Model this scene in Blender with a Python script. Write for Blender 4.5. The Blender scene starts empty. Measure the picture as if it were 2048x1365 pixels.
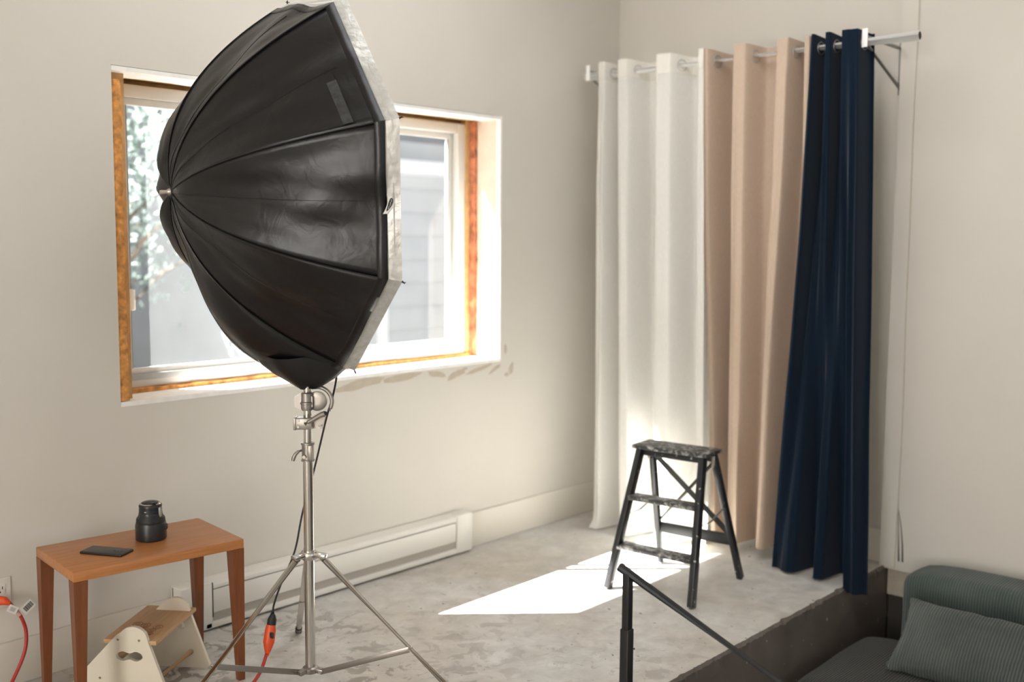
import bpy, bmesh, math, random
from mathutils import Vector, Matrix, noise
random.seed(7)
S = bpy.context.scene
COL = S.collection
PI = math.pi
def R(d): return math.radians(d)

# ------------------------------------------------------------------ camera
YAW, PITCH, ROLL = R(42.199), R(-5.596), R(0.411)
CAM = Vector((0.0, -3.7468, 1.6))
fw = Vector((math.cos(YAW)*math.cos(PITCH), math.sin(YAW)*math.cos(PITCH), math.sin(PITCH)))
r0 = Vector((math.sin(YAW), -math.cos(YAW), 0)); u0 = r0.cross(fw)
rt = r0*math.cos(ROLL) + u0*math.sin(ROLL); up = -r0*math.sin(ROLL) + u0*math.cos(ROLL)
cd = bpy.data.cameras.new('camera'); cam = bpy.data.objects.new('camera', cd); COL.objects.link(cam)
M = Matrix((rt, up, -fw)).transposed().to_4x4(); M.translation = CAM; cam.matrix_world = M
cd.sensor_width = 36; cd.lens = 2100.45/2048*36; cd.clip_start = .05; cd.clip_end = 300
cd.dof.use_dof = True; cd.dof.focus_distance = 3.45; cd.dof.aperture_fstop = 1.7
S.camera = cam

# ------------------------------------------------------------------ world, sun, added fill lamps for unseen windows, exposure
W = bpy.data.worlds.new('world'); S.world = W; W.use_nodes = True
nt = W.node_tree; bg = nt.nodes['Background']
sky = nt.nodes.new('ShaderNodeTexSky'); sky.sky_type = 'NISHITA'; sky.sun_disc = False
sky.sun_elevation = R(49); sky.sun_rotation = R(-45); sky.air_density = 1.0; sky.dust_density = 3.0
nt.links.new(sky.outputs[0], bg.inputs[0]); bg.inputs[1].default_value = 0.075
sd = bpy.data.lights.new('sun', 'SUN'); sd.energy = 64.0; sd.angle = R(0.35); sd.color = (1.0, .975, .935)
sun = bpy.data.objects.new('sun', sd); COL.objects.link(sun)
SUN_DIR = Vector((.7071*.870, -.7071*.870, -1.0)).normalized()   # about 49 degrees high
sun.rotation_euler = SUN_DIR.to_track_quat('-Z', 'Y').to_euler(); sun.location = (-6, 6, 9)
def area(name, loc, direction, sx, sy, power, color):
    d = bpy.data.lights.new(name, 'AREA'); d.shape = 'RECTANGLE'; d.size = sx; d.size_y = sy; d.energy = power; d.color = color
    o = bpy.data.objects.new(name, d); COL.objects.link(o); o.location = loc
    o.rotation_euler = Vector(direction).to_track_quat('-Z', 'Z').to_euler()
    return o
area('rear_fill_lamp', (2.2, -7.95, 1.75), (0, 1, 0), 4.6, 2.3, 35, (.84, .93, 1.0))  # added lamp lighting the room, its window is unseen
area('side_fill_lamp', (-5.95, -4.4, 1.9), (1, 0, 0), 4.4, 2.1, 345, (1.0, .97, .93))  # added to light the room from a side window out of view
area('ceiling_fill_lamp', (2.9, -1.55, 3.32), (0, 0, -1), 2.2, 1.8, 34, (.97, .98, 1.0))  # added overhead lamp below a closed ceiling, no real skylight
S.view_settings.view_transform = 'Standard'; S.view_settings.look = 'None'
S.view_settings.exposure = 0.14; S.view_settings.gamma = 1.0; S.view_settings.use_curve_mapping = False

# ------------------------------------------------------------------ materials
def newmat(name):
    m = bpy.data.materials.new(name); m.use_nodes = True
    return m, m.node_tree, m.node_tree.nodes['Principled BSDF']
def simple(name, col, rough=.5, metal=0., var=.0, scale=8., bump=0., bscale=60., spec=.5, sheen=0.):
    m, t, p = newmat(name); L = t.links
    p.inputs['Base Color'].default_value = (*col, 1); p.inputs['Roughness'].default_value = rough
    p.inputs['Metallic'].default_value = metal; p.inputs['Specular IOR Level'].default_value = spec
    if sheen: p.inputs['Sheen Weight'].default_value = sheen
    g = t.nodes.new('ShaderNodeNewGeometry')
    if var:
        n = t.nodes.new('ShaderNodeTexNoise'); n.inputs['Scale'].default_value = scale; n.inputs['Detail'].default_value = 4
        L.new(g.outputs['Position'], n.inputs['Vector'])
        c = t.nodes.new('ShaderNodeValToRGB'); c.color_ramp.elements[0].position = .3; c.color_ramp.elements[1].position = .7
        c.color_ramp.elements[0].color = (*[x*(1-var) for x in col], 1); c.color_ramp.elements[1].color = (*[min(1, x*(1+var)) for x in col], 1)
        L.new(n.outputs[0], c.inputs[0]); L.new(c.outputs[0], p.inputs['Base Color'])
    if bump:
        n = t.nodes.new('ShaderNodeTexNoise'); n.inputs['Scale'].default_value = bscale; n.inputs['Detail'].default_value = 3
        L.new(g.outputs['Position'], n.inputs['Vector'])
        b = t.nodes.new('ShaderNodeBump'); b.inputs['Strength'].default_value = bump; b.inputs['Distance'].default_value = .004
        L.new(n.outputs[0], b.inputs['Height']); L.new(b.outputs[0], p.inputs['Normal'])
    return m
def ramp(t, stops):
    c = t.nodes.new('ShaderNodeValToRGB'); e = c.color_ramp.elements
    while len(e) < len(stops): e.new(.5)
    for q, (pos, col) in zip(e, stops): q.position = pos; q.color = (*col, 1)
    return c
def noise_node(t, vec, scale, detail=4, rough=.5, dist=0.):
    n = t.nodes.new('ShaderNodeTexNoise'); n.inputs['Scale'].default_value = scale; n.inputs['Detail'].default_value = detail
    n.inputs['Roughness'].default_value = rough; n.inputs['Distortion'].default_value = dist
    t.links.new(vec, n.inputs['Vector']); return n
def mixc(t, fac, a, b, blend='MIX'):
    x = t.nodes.new('ShaderNodeMix'); x.data_type = 'RGBA'; x.blend_type = blend
    for sock, v in ((x.inputs['Factor'], fac), (x.inputs['A'], a), (x.inputs['B'], b)):
        if hasattr(v, 'links'): t.links.new(v, sock)
        elif isinstance(v, tuple): sock.default_value = (*v, 1)
        else: sock.default_value = v
    return x.outputs['Result']
def concrete(name, light, warm, dark, stain=1.):
    m, t, p = newmat(name); L = t.links; g = t.nodes.new('ShaderNodeNewGeometry'); P = g.outputs['Position']
    a = noise_node(t, P, 1.3, 6, .6); base = ramp(t, [(.35, warm), (.65, light)]); L.new(a.outputs[0], base.inputs[0])
    b = noise_node(t, P, 9, 8, .65, .4); mott = ramp(t, [(.35, (.80, .79, .78)), (.65, (1.08, 1.08, 1.08))]); L.new(b.outputs[0], mott.inputs[0])
    c1 = mixc(t, 1.0, base.outputs[0], mott.outputs[0], 'MULTIPLY')
    # dark scuffed spots, crowded towards the window wall, sparse elsewhere
    sp = noise_node(t, P, 11, 6, .62, .9); mask = noise_node(t, P, 1.6, 3, .5)
    s = ramp(t, [(.525, (0, 0, 0)), (.575, (1, 1, 1))]); L.new(sp.outputs[0], s.inputs[0])
    k = ramp(t, [(.36, (0, 0, 0)), (.58, (1, 1, 1))]); L.new(mask.outputs[0], k.inputs[0])
    sx = t.nodes.new('ShaderNodeSeparateXYZ'); L.new(P, sx.inputs[0])
    mr = t.nodes.new('ShaderNodeMapRange'); mr.inputs['From Min'].default_value = 3.9; mr.inputs['From Max'].default_value = 2.0
    L.new(sx.outputs['X'], mr.inputs['Value'])
    mm = t.nodes.new('ShaderNodeMath'); mm.operation = 'MULTIPLY'; L.new(s.outputs[0], mm.inputs[0]); L.new(k.outputs[0], mm.inputs[1])
    m2 = t.nodes.new('ShaderNodeMath'); m2.operation = 'MULTIPLY'; L.new(mm.outputs[0], m2.inputs[0]); L.new(mr.outputs[0], m2.inputs[1])
    m3 = t.nodes.new('ShaderNodeMath'); m3.operation = 'MULTIPLY'; L.new(m2.outputs[0], m3.inputs[0]); m3.inputs[1].default_value = .75*stain
    c2 = mixc(t, m3.outputs[0], c1, dark)
    # small pits and pale chips
    v = noise_node(t, P, 38, 2, .5, .5); pit = ramp(t, [(.70, (0, 0, 0)), (.74, (1, 1, 1))]); L.new(v.outputs[0], pit.inputs[0])
    c3 = mixc(t, pit.outputs[0], c2, (.17, .155, .14))
    v2 = noise_node(t, P, 31, 2, .5, .3); chip = ramp(t, [(.715, (0, 0, 0)), (.75, (.7, .7, .7))]); L.new(v2.outputs[0], chip.inputs[0])
    c4 = mixc(t, chip.outputs[0], c3, (.62, .60, .56))
    L.new(c4, p.inputs['Base Color'])
    rr = ramp(t, [(.3, (.42, .42, .42)), (.7, (.68, .68, .68))]); L.new(b.outputs[0], rr.inputs[0]); L.new(rr.outputs[0], p.inputs['Roughness'])
    bp = t.nodes.new('ShaderNodeBump'); bp.inputs['Strength'].default_value = .35; bp.inputs['Distance'].default_value = .006
    L.new(b.outputs[0], bp.inputs['Height']); L.new(bp.outputs[0], p.inputs['Normal'])
    return m
def wood(name, c1, c2, rough=.38, axis='X', scale=6., stretch=14.):
    m, t, p = newmat(name); L = t.links
    tc = t.nodes.new('ShaderNodeTexCoord'); mp = t.nodes.new('ShaderNodeMapping')
    mp.inputs['Scale'].default_value = {'X': (1, stretch, stretch), 'Y': (stretch, 1, stretch), 'Z': (stretch, stretch, 1)}[axis]
    L.new(tc.outputs['Object'], mp.inputs['Vector'])
    n = noise_node(t, mp.outputs[0], scale, 6, .6, .6); c = ramp(t, [(.3, c1), (.7, c2)]); L.new(n.outputs[0], c.inputs[0])
    L.new(c.outputs[0], p.inputs['Base Color']); p.inputs['Roughness'].default_value = rough
    b = t.nodes.new('ShaderNodeBump'); b.inputs['Strength'].default_value = .06; b.inputs['Distance'].default_value = .002
    L.new(n.outputs[0], b.inputs['Height']); L.new(b.outputs[0], p.inputs['Normal'])
    return m
def weave(name, col, rough=.85, trans=0., var=.12, scale=350., sheen=.2, spec=.25):
    m, t, p = newmat(name); L = t.links
    g = t.nodes.new('ShaderNodeNewGeometry'); mp = t.nodes.new('ShaderNodeMapping'); mp.inputs['Scale'].default_value = (1, 1, .12)
    L.new(g.outputs['Position'], mp.inputs['Vector'])
    n = noise_node(t, mp.outputs[0], scale, 2); c = ramp(t, [(.3, tuple(x*(1-var) for x in col)), (.7, tuple(min(1, x*(1+var)) for x in col))])
    L.new(n.outputs[0], c.inputs[0]); L.new(c.outputs[0], p.inputs['Base Color'])
    p.inputs['Roughness'].default_value = rough; p.inputs['Sheen Weight'].default_value = sheen; p.inputs['Specular IOR Level'].default_value = spec
    if trans:
        tr = t.nodes.new('ShaderNodeBsdfTranslucent'); L.new(c.outputs[0], tr.inputs[0])
        mx = t.nodes.new('ShaderNodeMixShader'); mx.inputs[0].default_value = trans
        L.new(p.outputs[0], mx.inputs[1]); L.new(tr.outputs[0], mx.inputs[2]); L.new(mx.outputs[0], t.nodes['Material Output'].inputs['Surface'])
    return m
def corduroy(name, c1, c2, axis, pitch=.012):
    m, t, p = newmat(name); L = t.links
    tc = t.nodes.new('ShaderNodeTexCoord')
    w = t.nodes.new('ShaderNodeTexWave'); w.bands_direction = axis; w.inputs['Scale'].default_value = 2*PI/(20*pitch); w.inputs['Distortion'].default_value = .25
    L.new(tc.outputs['Object'], w.inputs['Vector'])
    n = noise_node(t, tc.outputs['Object'], 5, 3, .5); c = ramp(t, [(.3, c1), (.7, c2)]); L.new(n.outputs[0], c.inputs[0])
    rib = ramp(t, [(.1, (.55, .55, .55)), (.8, (1.1, 1.1, 1.1))]); L.new(w.outputs[1], rib.inputs[0])
    L.new(mixc(t, 1., c.outputs[0], rib.outputs[0], 'MULTIPLY'), p.inputs['Base Color'])
    p.inputs['Roughness'].default_value = .8; p.inputs['Sheen Weight'].default_value = .18; p.inputs['Sheen Roughness'].default_value = .4
    b = t.nodes.new('ShaderNodeBump'); b.inputs['Strength'].default_value = .8; b.inputs['Distance'].default_value = .004
    L.new(w.outputs[1], b.inputs['Height']); L.new(b.outputs[0], p.inputs['Normal'])
    return m
M_ = {}
M_['wall'] = simple('wall_paint', (.645, .607, .545), .75, var=.02, scale=2.2, bump=.05, bscale=120)
M_['patch'] = simple('old_paint', (.50, .435, .345), .8, var=.08, scale=30)
M_['trim'] = simple('trim_paint', (.70, .655, .575), .45)
M_['ceil'] = simple('ceiling_paint', (.75, .72, .67), .8)
M_['plaster'] = simple('white_plaster', (.86, .84, .80), .8, var=.05, scale=30, bump=.3, bscale=60)
M_['heater'] = simple('heater_enamel', (.74, .71, .65), .4)
M_['dark'] = simple('dark_gap', (.05, .043, .036), .8)
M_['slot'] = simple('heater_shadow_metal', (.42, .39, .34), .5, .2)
M_['vinyl'] = simple('white_vinyl', (.78, .76, .72), .35)
M_['alu'] = simple('grey_aluminium', (.38, .37, .35), .4, .5)
M_['foam'] = simple('orange_foam', (.60, .27, .075), .9, var=.40, scale=40, bump=.8, bscale=70)
M_['pine'] = simple('raw_pine', (.62, .38, .17), .8, var=.15, scale=25)
M_['insul'] = simple('pink_insulation', (.56, .20, .10), .95, var=.5, scale=22, bump=1., bscale=50)
M_['rose'] = simple('red_mark', (.62, .16, .12), .8)
M_['jamb'] = simple('drywall_return', (.80, .66, .53), .8, var=.10, scale=9)
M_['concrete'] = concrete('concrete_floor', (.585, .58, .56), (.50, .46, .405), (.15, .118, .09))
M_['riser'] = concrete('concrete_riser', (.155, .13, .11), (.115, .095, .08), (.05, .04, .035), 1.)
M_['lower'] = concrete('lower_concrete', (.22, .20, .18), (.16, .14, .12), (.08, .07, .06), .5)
M_['wood'] = wood('teak', (.39, .145, .042), (.52, .215, .068), .33)
M_['beech'] = wood('beech', (.48, .29, .145), (.58, .37, .20), .5)
M_['brown'] = simple('burnt_engraving', (.25, .12, .05), .7)
M_['cream'] = simple('cream_lacquer', (.72, .65, .53), .45)
M_['black'] = simple('black_paint', (.012, .012, .013), .38)
M_['rail'] = simple('black_steel', (.011, .011, .012), .34)
M_['plastic'] = simple('black_plastic', (.012, .012, .013), .35)
M_['rubber'] = simple('black_rubber', (.015, .015, .015), .6)
M_['chrome'] = simple('nickel_steel', (.62, .585, .54), .17, 1.0)
M_['dchrome'] = simple('dull_steel', (.33, .30, .27), .35, 1.0)
M_['cast'] = simple('cast_alloy', (.34, .31, .28), .40, .85)
M_['white'] = simple('white_rod', (.95, .945, .93), .5)
M_['grey'] = simple('grey_steel', (.30, .29, .27), .4, .6)
M_['orange'] = simple('orange_plastic', (.72, .085, .018), .4)
M_['red'] = simple('red_cord', (.42, .030, .022), .45)
M_['paper'] = simple('white_paper', (.80, .78, .74), .7)
M_['ink'] = simple('dark_ink', (.03, .028, .03), .7)
M_['glassblk'] = simple('black_glass', (.010, .010, .014), .08)
M_['outlet'] = simple('outlet_plastic', (.74, .70, .64), .3)
M_['sheer'] = weave('white_curtain_cloth', (.80, .785, .745), trans=.34, var=.04)
M_['sheerband'] = weave('white_curtain_band', (.72, .69, .63), trans=.10, var=.04)
M_['beige'] = weave('beige_curtain_cloth', (.455, .350, .270), var=.07, scale=420)
M_['navy'] = weave('navy_curtain_cloth', (.0045, .0110, .0225), rough=.95, var=.15, sheen=.10, spec=.08)
M_['cordx'] = corduroy('green_corduroy', (.055, .078, .068), (.085, .112, .10), 'Y')
M_['cordseat'] = corduroy('shaded_olive_corduroy', (.017, .0155, .010), (.030, .028, .019), 'Y')  # seat and base corduroy darkened, their shade put into the colour
M_['cordp'] = corduroy('pillow_corduroy', (.06, .077, .066), (.09, .108, .095), 'X')
def canopy():
    m, t, p = newmat('black_satin'); L = t.links
    p.inputs['Base Color'].default_value = (.0036, .0030, .0036, 1); p.inputs['Roughness'].default_value = .37
    p.inputs['Specular IOR Level'].default_value = .50
    g = t.nodes.new('ShaderNodeNewGeometry'); n = noise_node(t, g.outputs['Position'], 14, 3, .5, .8)
    b = t.nodes.new('ShaderNodeBump'); b.inputs['Strength'].default_value = .20; b.inputs['Distance'].default_value = .012
    L.new(n.outputs[0], b.inputs['Height']); L.new(b.outputs[0], p.inputs['Normal'])
    return m
M_['satin'] = canopy()
M_['silver'] = simple('silver_fabric', (.56, .555, .53), .42, .45, var=.12, scale=40, bump=1.0, bscale=34)
M_['diff'] = weave('diffuser_cloth', (.82, .81, .78), trans=.45, var=.02)
def glass():
    m, t, p = newmat('dusty_glass'); L = t.links; N = t.nodes
    tr = N.new('ShaderNodeBsdfTransparent'); tr.inputs[0].default_value = (.96, .985, .985, 1)
    ts = N.new('ShaderNodeBsdfTranslucent'); ts.inputs[0].default_value = (.90, .94, .95, 1)
    gl = N.new('ShaderNodeBsdfGlossy'); gl.inputs['Roughness'].default_value = .02
    g = N.new('ShaderNodeNewGeometry'); n = noise_node(t, g.outputs['Position'], 6, 5, .6)
    mr = N.new('ShaderNodeMapRange'); mr.inputs['To Min'].default_value = .030; mr.inputs['To Max'].default_value = .047
    L.new(n.outputs[0], mr.inputs['Value'])
    a = N.new('ShaderNodeMixShader'); L.new(mr.outputs[0], a.inputs[0]); L.new(tr.outputs[0], a.inputs[1]); L.new(ts.outputs[0], a.inputs[2])
    f = N.new('ShaderNodeFresnel'); f.inputs[0].default_value = 1.35
    b = N.new('ShaderNodeMixShader'); L.new(f.outputs[0], b.inputs[0]); L.new(a.outputs[0], b.inputs[1]); L.new(gl.outputs[0], b.inputs[2])
    L.new(b.outputs[0], N['Material Output'].inputs['Surface'])
    return m
M_['glass'] = glass()
def paint_worn():
    m, t, p = newmat('worn_black_paint'); L = t.links; tc = t.nodes.new('ShaderNodeTexCoord'); P = tc.outputs['Object']
    n = noise_node(t, P, 34, 5, .65, .6); k = ramp(t, [(.50, (0, 0, 0)), (.62, (1, 1, 1))]); L.new(n.outputs[0], k.inputs[0])
    L.new(mixc(t, k.outputs[0], (.03, .03, .031), (.36, .355, .34)), p.inputs['Base Color']); p.inputs['Roughness'].default_value = .42
    return m
M_['worn'] = paint_worn()
def paint_spots():
    m, t, p = newmat('spotted_black_paint'); L = t.links; tc = t.nodes.new('ShaderNodeTexCoord'); P = tc.outputs['Object']
    n = noise_node(t, P, 42, 4, .6, .4); k = ramp(t, [(.66, (0, 0, 0)), (.70, (1, 1, 1))]); L.new(n.outputs[0], k.inputs[0])
    L.new(mixc(t, k.outputs[0], (.013, .013, .015), (.50, .49, .47)), p.inputs['Base Color']); p.inputs['Roughness'].default_value = .36
    return m
M_['spots'] = paint_spots()

# ------------------------------------------------------------------ mesh helpers
def link(o, parent=None):
    COL.objects.link(o)
    if parent is not None: o.parent = parent
    return o
def obj(name, bm, mat, parent=None, smooth=False, autos=None):
    bmesh.ops.recalc_face_normals(bm, faces=bm.faces[:])
    me = bpy.data.meshes.new(name); bm.to_mesh(me); bm.free()
    me.materials.append(M_[mat] if isinstance(mat, str) else mat)
    if smooth:
        for q in me.polygons: q.use_smooth = True
        if autos: me.set_sharp_from_angle(angle=R(autos))
    return link(bpy.data.objects.new(name, me), parent)
def raw(name, verts, faces, mat, parent=None, smooth=False):
    me = bpy.data.meshes.new(name); me.from_pydata([tuple(v) for v in verts], [], faces); me.update()
    me.materials.append(M_[mat] if isinstance(mat, str) else mat)
    if smooth:
        for q in me.polygons: q.use_smooth = True
    return link(bpy.data.objects.new(name, me), parent)
def empty(name, loc=(0, 0, 0), rz=0):
    o = bpy.data.objects.new(name, None); o.empty_display_size = .05; COL.objects.link(o); o.location = loc; o.rotation_euler = (0, 0, rz)
    return o
def tag(o, label, cat, group=None, kind=None):
    o['label'] = label; o['category'] = cat
    if group: o['group'] = group
    if kind: o['kind'] = kind
    return o
def part(o, label): o['label'] = label; return o
def box(bm, a, b, bev=0., seg=2):
    c = [(x+y)/2 for x, y in zip(a, b)]; s = [abs(y-x) for x, y in zip(a, b)]
    ret = bmesh.ops.create_cube(bm, size=1, matrix=Matrix.Translation(c) @ Matrix.Diagonal((*s, 1)))
    if bev:
        es = list({e for v in ret['verts'] for e in v.link_edges})
        bmesh.ops.bevel(bm, geom=es, offset=bev, segments=seg, profile=.5, affect='EDGES')
def bx(name, a, b, mat, parent=None, bev=0., seg=2):
    bm = bmesh.new(); box(bm, a, b, bev, seg); return obj(name, bm, mat, parent, smooth=bev > 0, autos=40)
def frame(d, hint=Vector((0, 0, 1))):
    d = Vector(d).normalized(); h = hint if abs(d.dot(hint)) < .97 else Vector((1, 0, 0))
    a = d.cross(h).normalized(); return a, a.cross(d).normalized(), d
def tube(bm, pts, rad, seg=10, caps=True):
    pts = [Vector(p) for p in pts]; n = len(pts); rads = rad if isinstance(rad, (list, tuple)) else [rad]*n
    rings = []; a0 = None
    for i, p in enumerate(pts):
        d = (pts[min(i+1, n-1)] - pts[max(i-1, 0)]).normalized()
        if a0 is None: a, b, _ = frame(d)
        else:
            a = (a0 - d*a0.dot(d)).normalized(); b = d.cross(a)
        a0 = a
        rings.append([bm.verts.new(p + (a*math.cos(2*PI*k/seg) + b*math.sin(2*PI*k/seg))*rads[i]) for k in range(seg)])
    for r1, r2 in zip(rings, rings[1:]):
        for k in range(seg): bm.faces.new((r1[k], r1[(k+1) % seg], r2[(k+1) % seg], r2[k]))
    if caps: bm.faces.new(rings[0][::-1]); bm.faces.new(rings[-1])
def tb(name, pts, rad, mat, parent=None, seg=12, autos=40):
    bm = bmesh.new(); tube(bm, pts, rad, seg); return obj(name, bm, mat, parent, True, autos)
def catmull(pts, sub=8):
    P = [Vector(p) for p in pts]; P = [P[0]*2-P[1]] + P + [P[-1]*2-P[-2]]; out = []
    for i in range(1, len(P)-2):
        for k in range(sub):
            t = k/sub; a, b, c, d = P[i-1:i+3]
            out.append(.5*((2*b) + (c-a)*t + (2*a-5*b+4*c-d)*t*t + (-a+3*b-3*c+d)*t**3))
    out.append(P[-2]); return out
def bar(bm, p, q, w, h, side=None, bev=0.):
    """box bar from p to q, w across `side`, h across the other axis"""
    p, q = Vector(p), Vector(q); d = (q-p); Ln = d.length; d.normalize()
    a = Vector(side) if side is not None else frame(d)[0]
    a = (a - d*a.dot(d)).normalized(); b = d.cross(a)
    m = Matrix((a, b, d)).transposed().to_4x4(); m.translation = (p+q)/2
    ret = bmesh.ops.create_cube(bm, size=1, matrix=m @ Matrix.Diagonal((w, h, Ln, 1)))
    if bev: bmesh.ops.bevel(bm, geom=list({e for v in ret['verts'] for e in v.link_edges}), offset=bev, segments=2, profile=.5, affect='EDGES')
def br(name, p, q, w, h, mat, parent=None, side=None, bev=0.):
    bm = bmesh.new(); bar(bm, p, q, w, h, side, bev); return obj(name, bm, mat, parent, bev > 0, 40)
def lathe(bm, prof, seg=32, base=(0, 0, 0), axis=(0, 0, 1)):
    a, b, d = frame(axis); base = Vector(base); rings = []
    for r, z in prof:
        if r < 1e-5: rings.append([bm.verts.new(base + d*z)])
        else: rings.append([bm.verts.new(base + d*z + (a*math.cos(2*PI*k/seg) + b*math.sin(2*PI*k/seg))*r) for k in range(seg)])
    for x, y in zip(rings, rings[1:]):
        for k in range(seg):
            k2 = (k+1) % seg
            if len(x) == 1 and len(y) == 1: continue
            if len(x) == 1: bm.faces.new((x[0], y[k], y[k2]))
            elif len(y) == 1: bm.faces.new((x[k], x[k2], y[0]))
            else: bm.faces.new((x[k], x[k2], y[k2], y[k]))
def lt(name, prof, mat, parent=None, seg=32, base=(0, 0, 0), axis=(0, 0, 1), autos=35):
    bm = bmesh.new(); lathe(bm, prof, seg, base, axis); return obj(name, bm, mat, parent, True, autos)
def prism(bm, poly, origin, ax, ay, az, depth, holes=()):
    """extrude a 2-D outline (ax, ay) by depth along az"""
    o = Vector(origin); ax, ay, az = Vector(ax), Vector(ay), Vector(az)
    if not holes:
        f0 = [bm.verts.new(o + ax*x + ay*y) for x, y in poly]; f1 = [bm.verts.new(o + ax*x + ay*y + az*depth) for x, y in poly]
        n = len(poly); bm.faces.new(f0); bm.faces.new(f1[::-1])
        for k in range(n): bm.faces.new((f0[k], f0[(k+1) % n], f1[(k+1) % n], f1[k]))
        return
    loops = [poly] + list(holes)
    for d in (0, depth):
        es = []
        for lp in loops:
            vs = [bm.verts.new(o + ax*x + ay*y + az*d) for x, y in lp]
            for k in range(len(vs)): es.append(bm.edges.new((vs[k], vs[(k+1) % len(vs)])))
        bmesh.ops.triangle_fill(bm, use_beauty=True, use_dissolve=False, edges=es)
    for lp in loops:
        n = len(lp); A = [bm.verts.new(o + ax*x + ay*y) for x, y in lp]; B = [bm.verts.new(o + ax*x + ay*y + az*depth) for x, y in lp]
        for k in range(n): bm.faces.new((A[k], A[(k+1) % n], B[(k+1) % n], B[k]))
    bmesh.ops.remove_doubles(bm, verts=bm.verts[:], dist=1e-5)
def pr(name, poly, origin, ax, ay, az, depth, mat, parent=None, holes=()):
    bm = bmesh.new(); prism(bm, poly, origin, ax, ay, az, depth, holes); return obj(name, bm, mat, parent)
def torus(bm, c, axis, r1, r2, seg=24, sg=8):
    a, b, d = frame(axis); c = Vector(c); rings = []
    for i in range(seg):
        t = 2*PI*i/seg; e = a*math.cos(t) + b*math.sin(t)
        rings.append([bm.verts.new(c + e*(r1 + r2*math.cos(2*PI*k/sg)) + d*r2*math.sin(2*PI*k/sg)) for k in range(sg)])
    for i in range(seg):
        x, y = rings[i], rings[(i+1) % seg]
        for k in range(sg): bm.faces.new((x[k], x[(k+1) % sg], y[(k+1) % sg], y[k]))
def N3(x, y=0., z=0.): return noise.noise(Vector((x, y, z)))

# ------------------------------------------------------------------ the room
CEIL = 3.35; WX0, WX1, WZ0, WZ1 = 1.925, 4.037, .967, 2.226     # window opening
X_B, X_C, Y_C, Y_E = 5.048, 5.0, -1.69, -1.715                  # back wall, right wall face, its corner, platform edge
LOW = -.60
bm = bmesh.new()
TH = .33
for a, b in (((-6.0, 0, -.7), (WX0, TH, CEIL)), ((WX1, 0, -.7), (X_B+.3, TH, CEIL)), ((WX0, 0, -.7), (WX1, TH, WZ0)), ((WX0, 0, WZ1), (WX1, TH, CEIL))): box(bm, a, b)
wall_left = tag(obj('wall_left', bm, 'wall'), 'cream painted wall with the unfinished window opening', 'wall', kind='structure')
bm = bmesh.new(); box(bm, (X_B, -1.69, -.3), (X_B+.3, 0, CEIL))
tag(obj('wall_back', bm, 'wall'), 'cream wall behind the hanging curtains', 'wall', kind='structure')
bm = bmesh.new(); box(bm, (X_C, -8.0, -.012), (X_B+.3, Y_C, CEIL))
wall_right = tag(obj('wall_right', bm, 'wall'), 'pale cream wall above the green sofa', 'wall', kind='structure')
bx('foundation', (X_C+.03, -8, -.15), (X_B+.3, Y_C-.03, -.012), 'patch', wall_right)
bx('dark_base', (X_C+.05, -8, LOW), (X_B+.3, Y_C-.03, -.15), 'dark', wall_right)
# crack lines by the inner corner
for pts in ([(-1.771, .30), (-1.778, .16), (-1.781, .09), (-1.784, .035)], [(-1.775, .285), (-1.79, .20), (-1.799, .12), (-1.803, .035)]):
    bm = bmesh.new(); L = []; Rr = []
    for i, (y, z) in enumerate(pts):
        w = .001 + .0032*i/3; L.append(bm.verts.new((X_C-.0012, y+w, z))); Rr.append(bm.verts.new((X_C-.0012, y-w, z)))
    for i in range(3): bm.faces.new((L[i], L[i+1], Rr[i+1], Rr[i]))
    obj('crack', bm, 'dark', wall_right)
# corner board of the right wall: its inner edge wanders a little
bm = bmesh.new(); A = []; B = []; C2 = []; D2 = []
for i in range(25):
    z = -.005 + (CEIL)*i/24; yy = -1.762 - .010*N3(z*1.3, 3.1) - .008*math.exp(-((z-.9)/.7)**2)
    A.append(bm.verts.new((X_C-.004, Y_C+.001, z))); B.append(bm.verts.new((X_C-.004, yy, z))); C2.append(bm.verts.new((X_C+.001, yy-.004, z))); D2.append(bm.verts.new((X_C+.001, Y_C+.001, z)))
for i in range(24):
    for p, q in ((A, B), (B, C2), (D2, A)): bm.faces.new((p[i], p[i+1], q[i+1], q[i]))
bm.faces.new((A[0], B[0], C2[0], D2[0])); bm.faces.new((A[-1], B[-1], C2[-1], D2[-1]))
tr1 = tag(obj('trim_1', bm, 'wall'), 'narrow painted corner board beside the navy curtain', 'trim', kind='structure')
bm = bmesh.new(); A, B = [], []
for i in range(25):
    z = -.005 + (CEIL)*i/24; yy = -1.762 - .010*N3(z*1.3, 3.1) - .008*math.exp(-((z-.9)/.7)**2)-.0035; w = .0022+.0016*N3(z*2.3, 7.)
    A.append(bm.verts.new((X_C-.0045, yy+w, z))); B.append(bm.verts.new((X_C-.0045, yy-w, z)))
for i in range(24): bm.faces.new((A[i], A[i+1], B[i+1], B[i]))
part(obj('crease_line', bm, 'patch', tr1), 'stained caulk line with crease shade in its tan colour')  # tan strip: caulk dirt plus crease shade put into the colour
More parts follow.
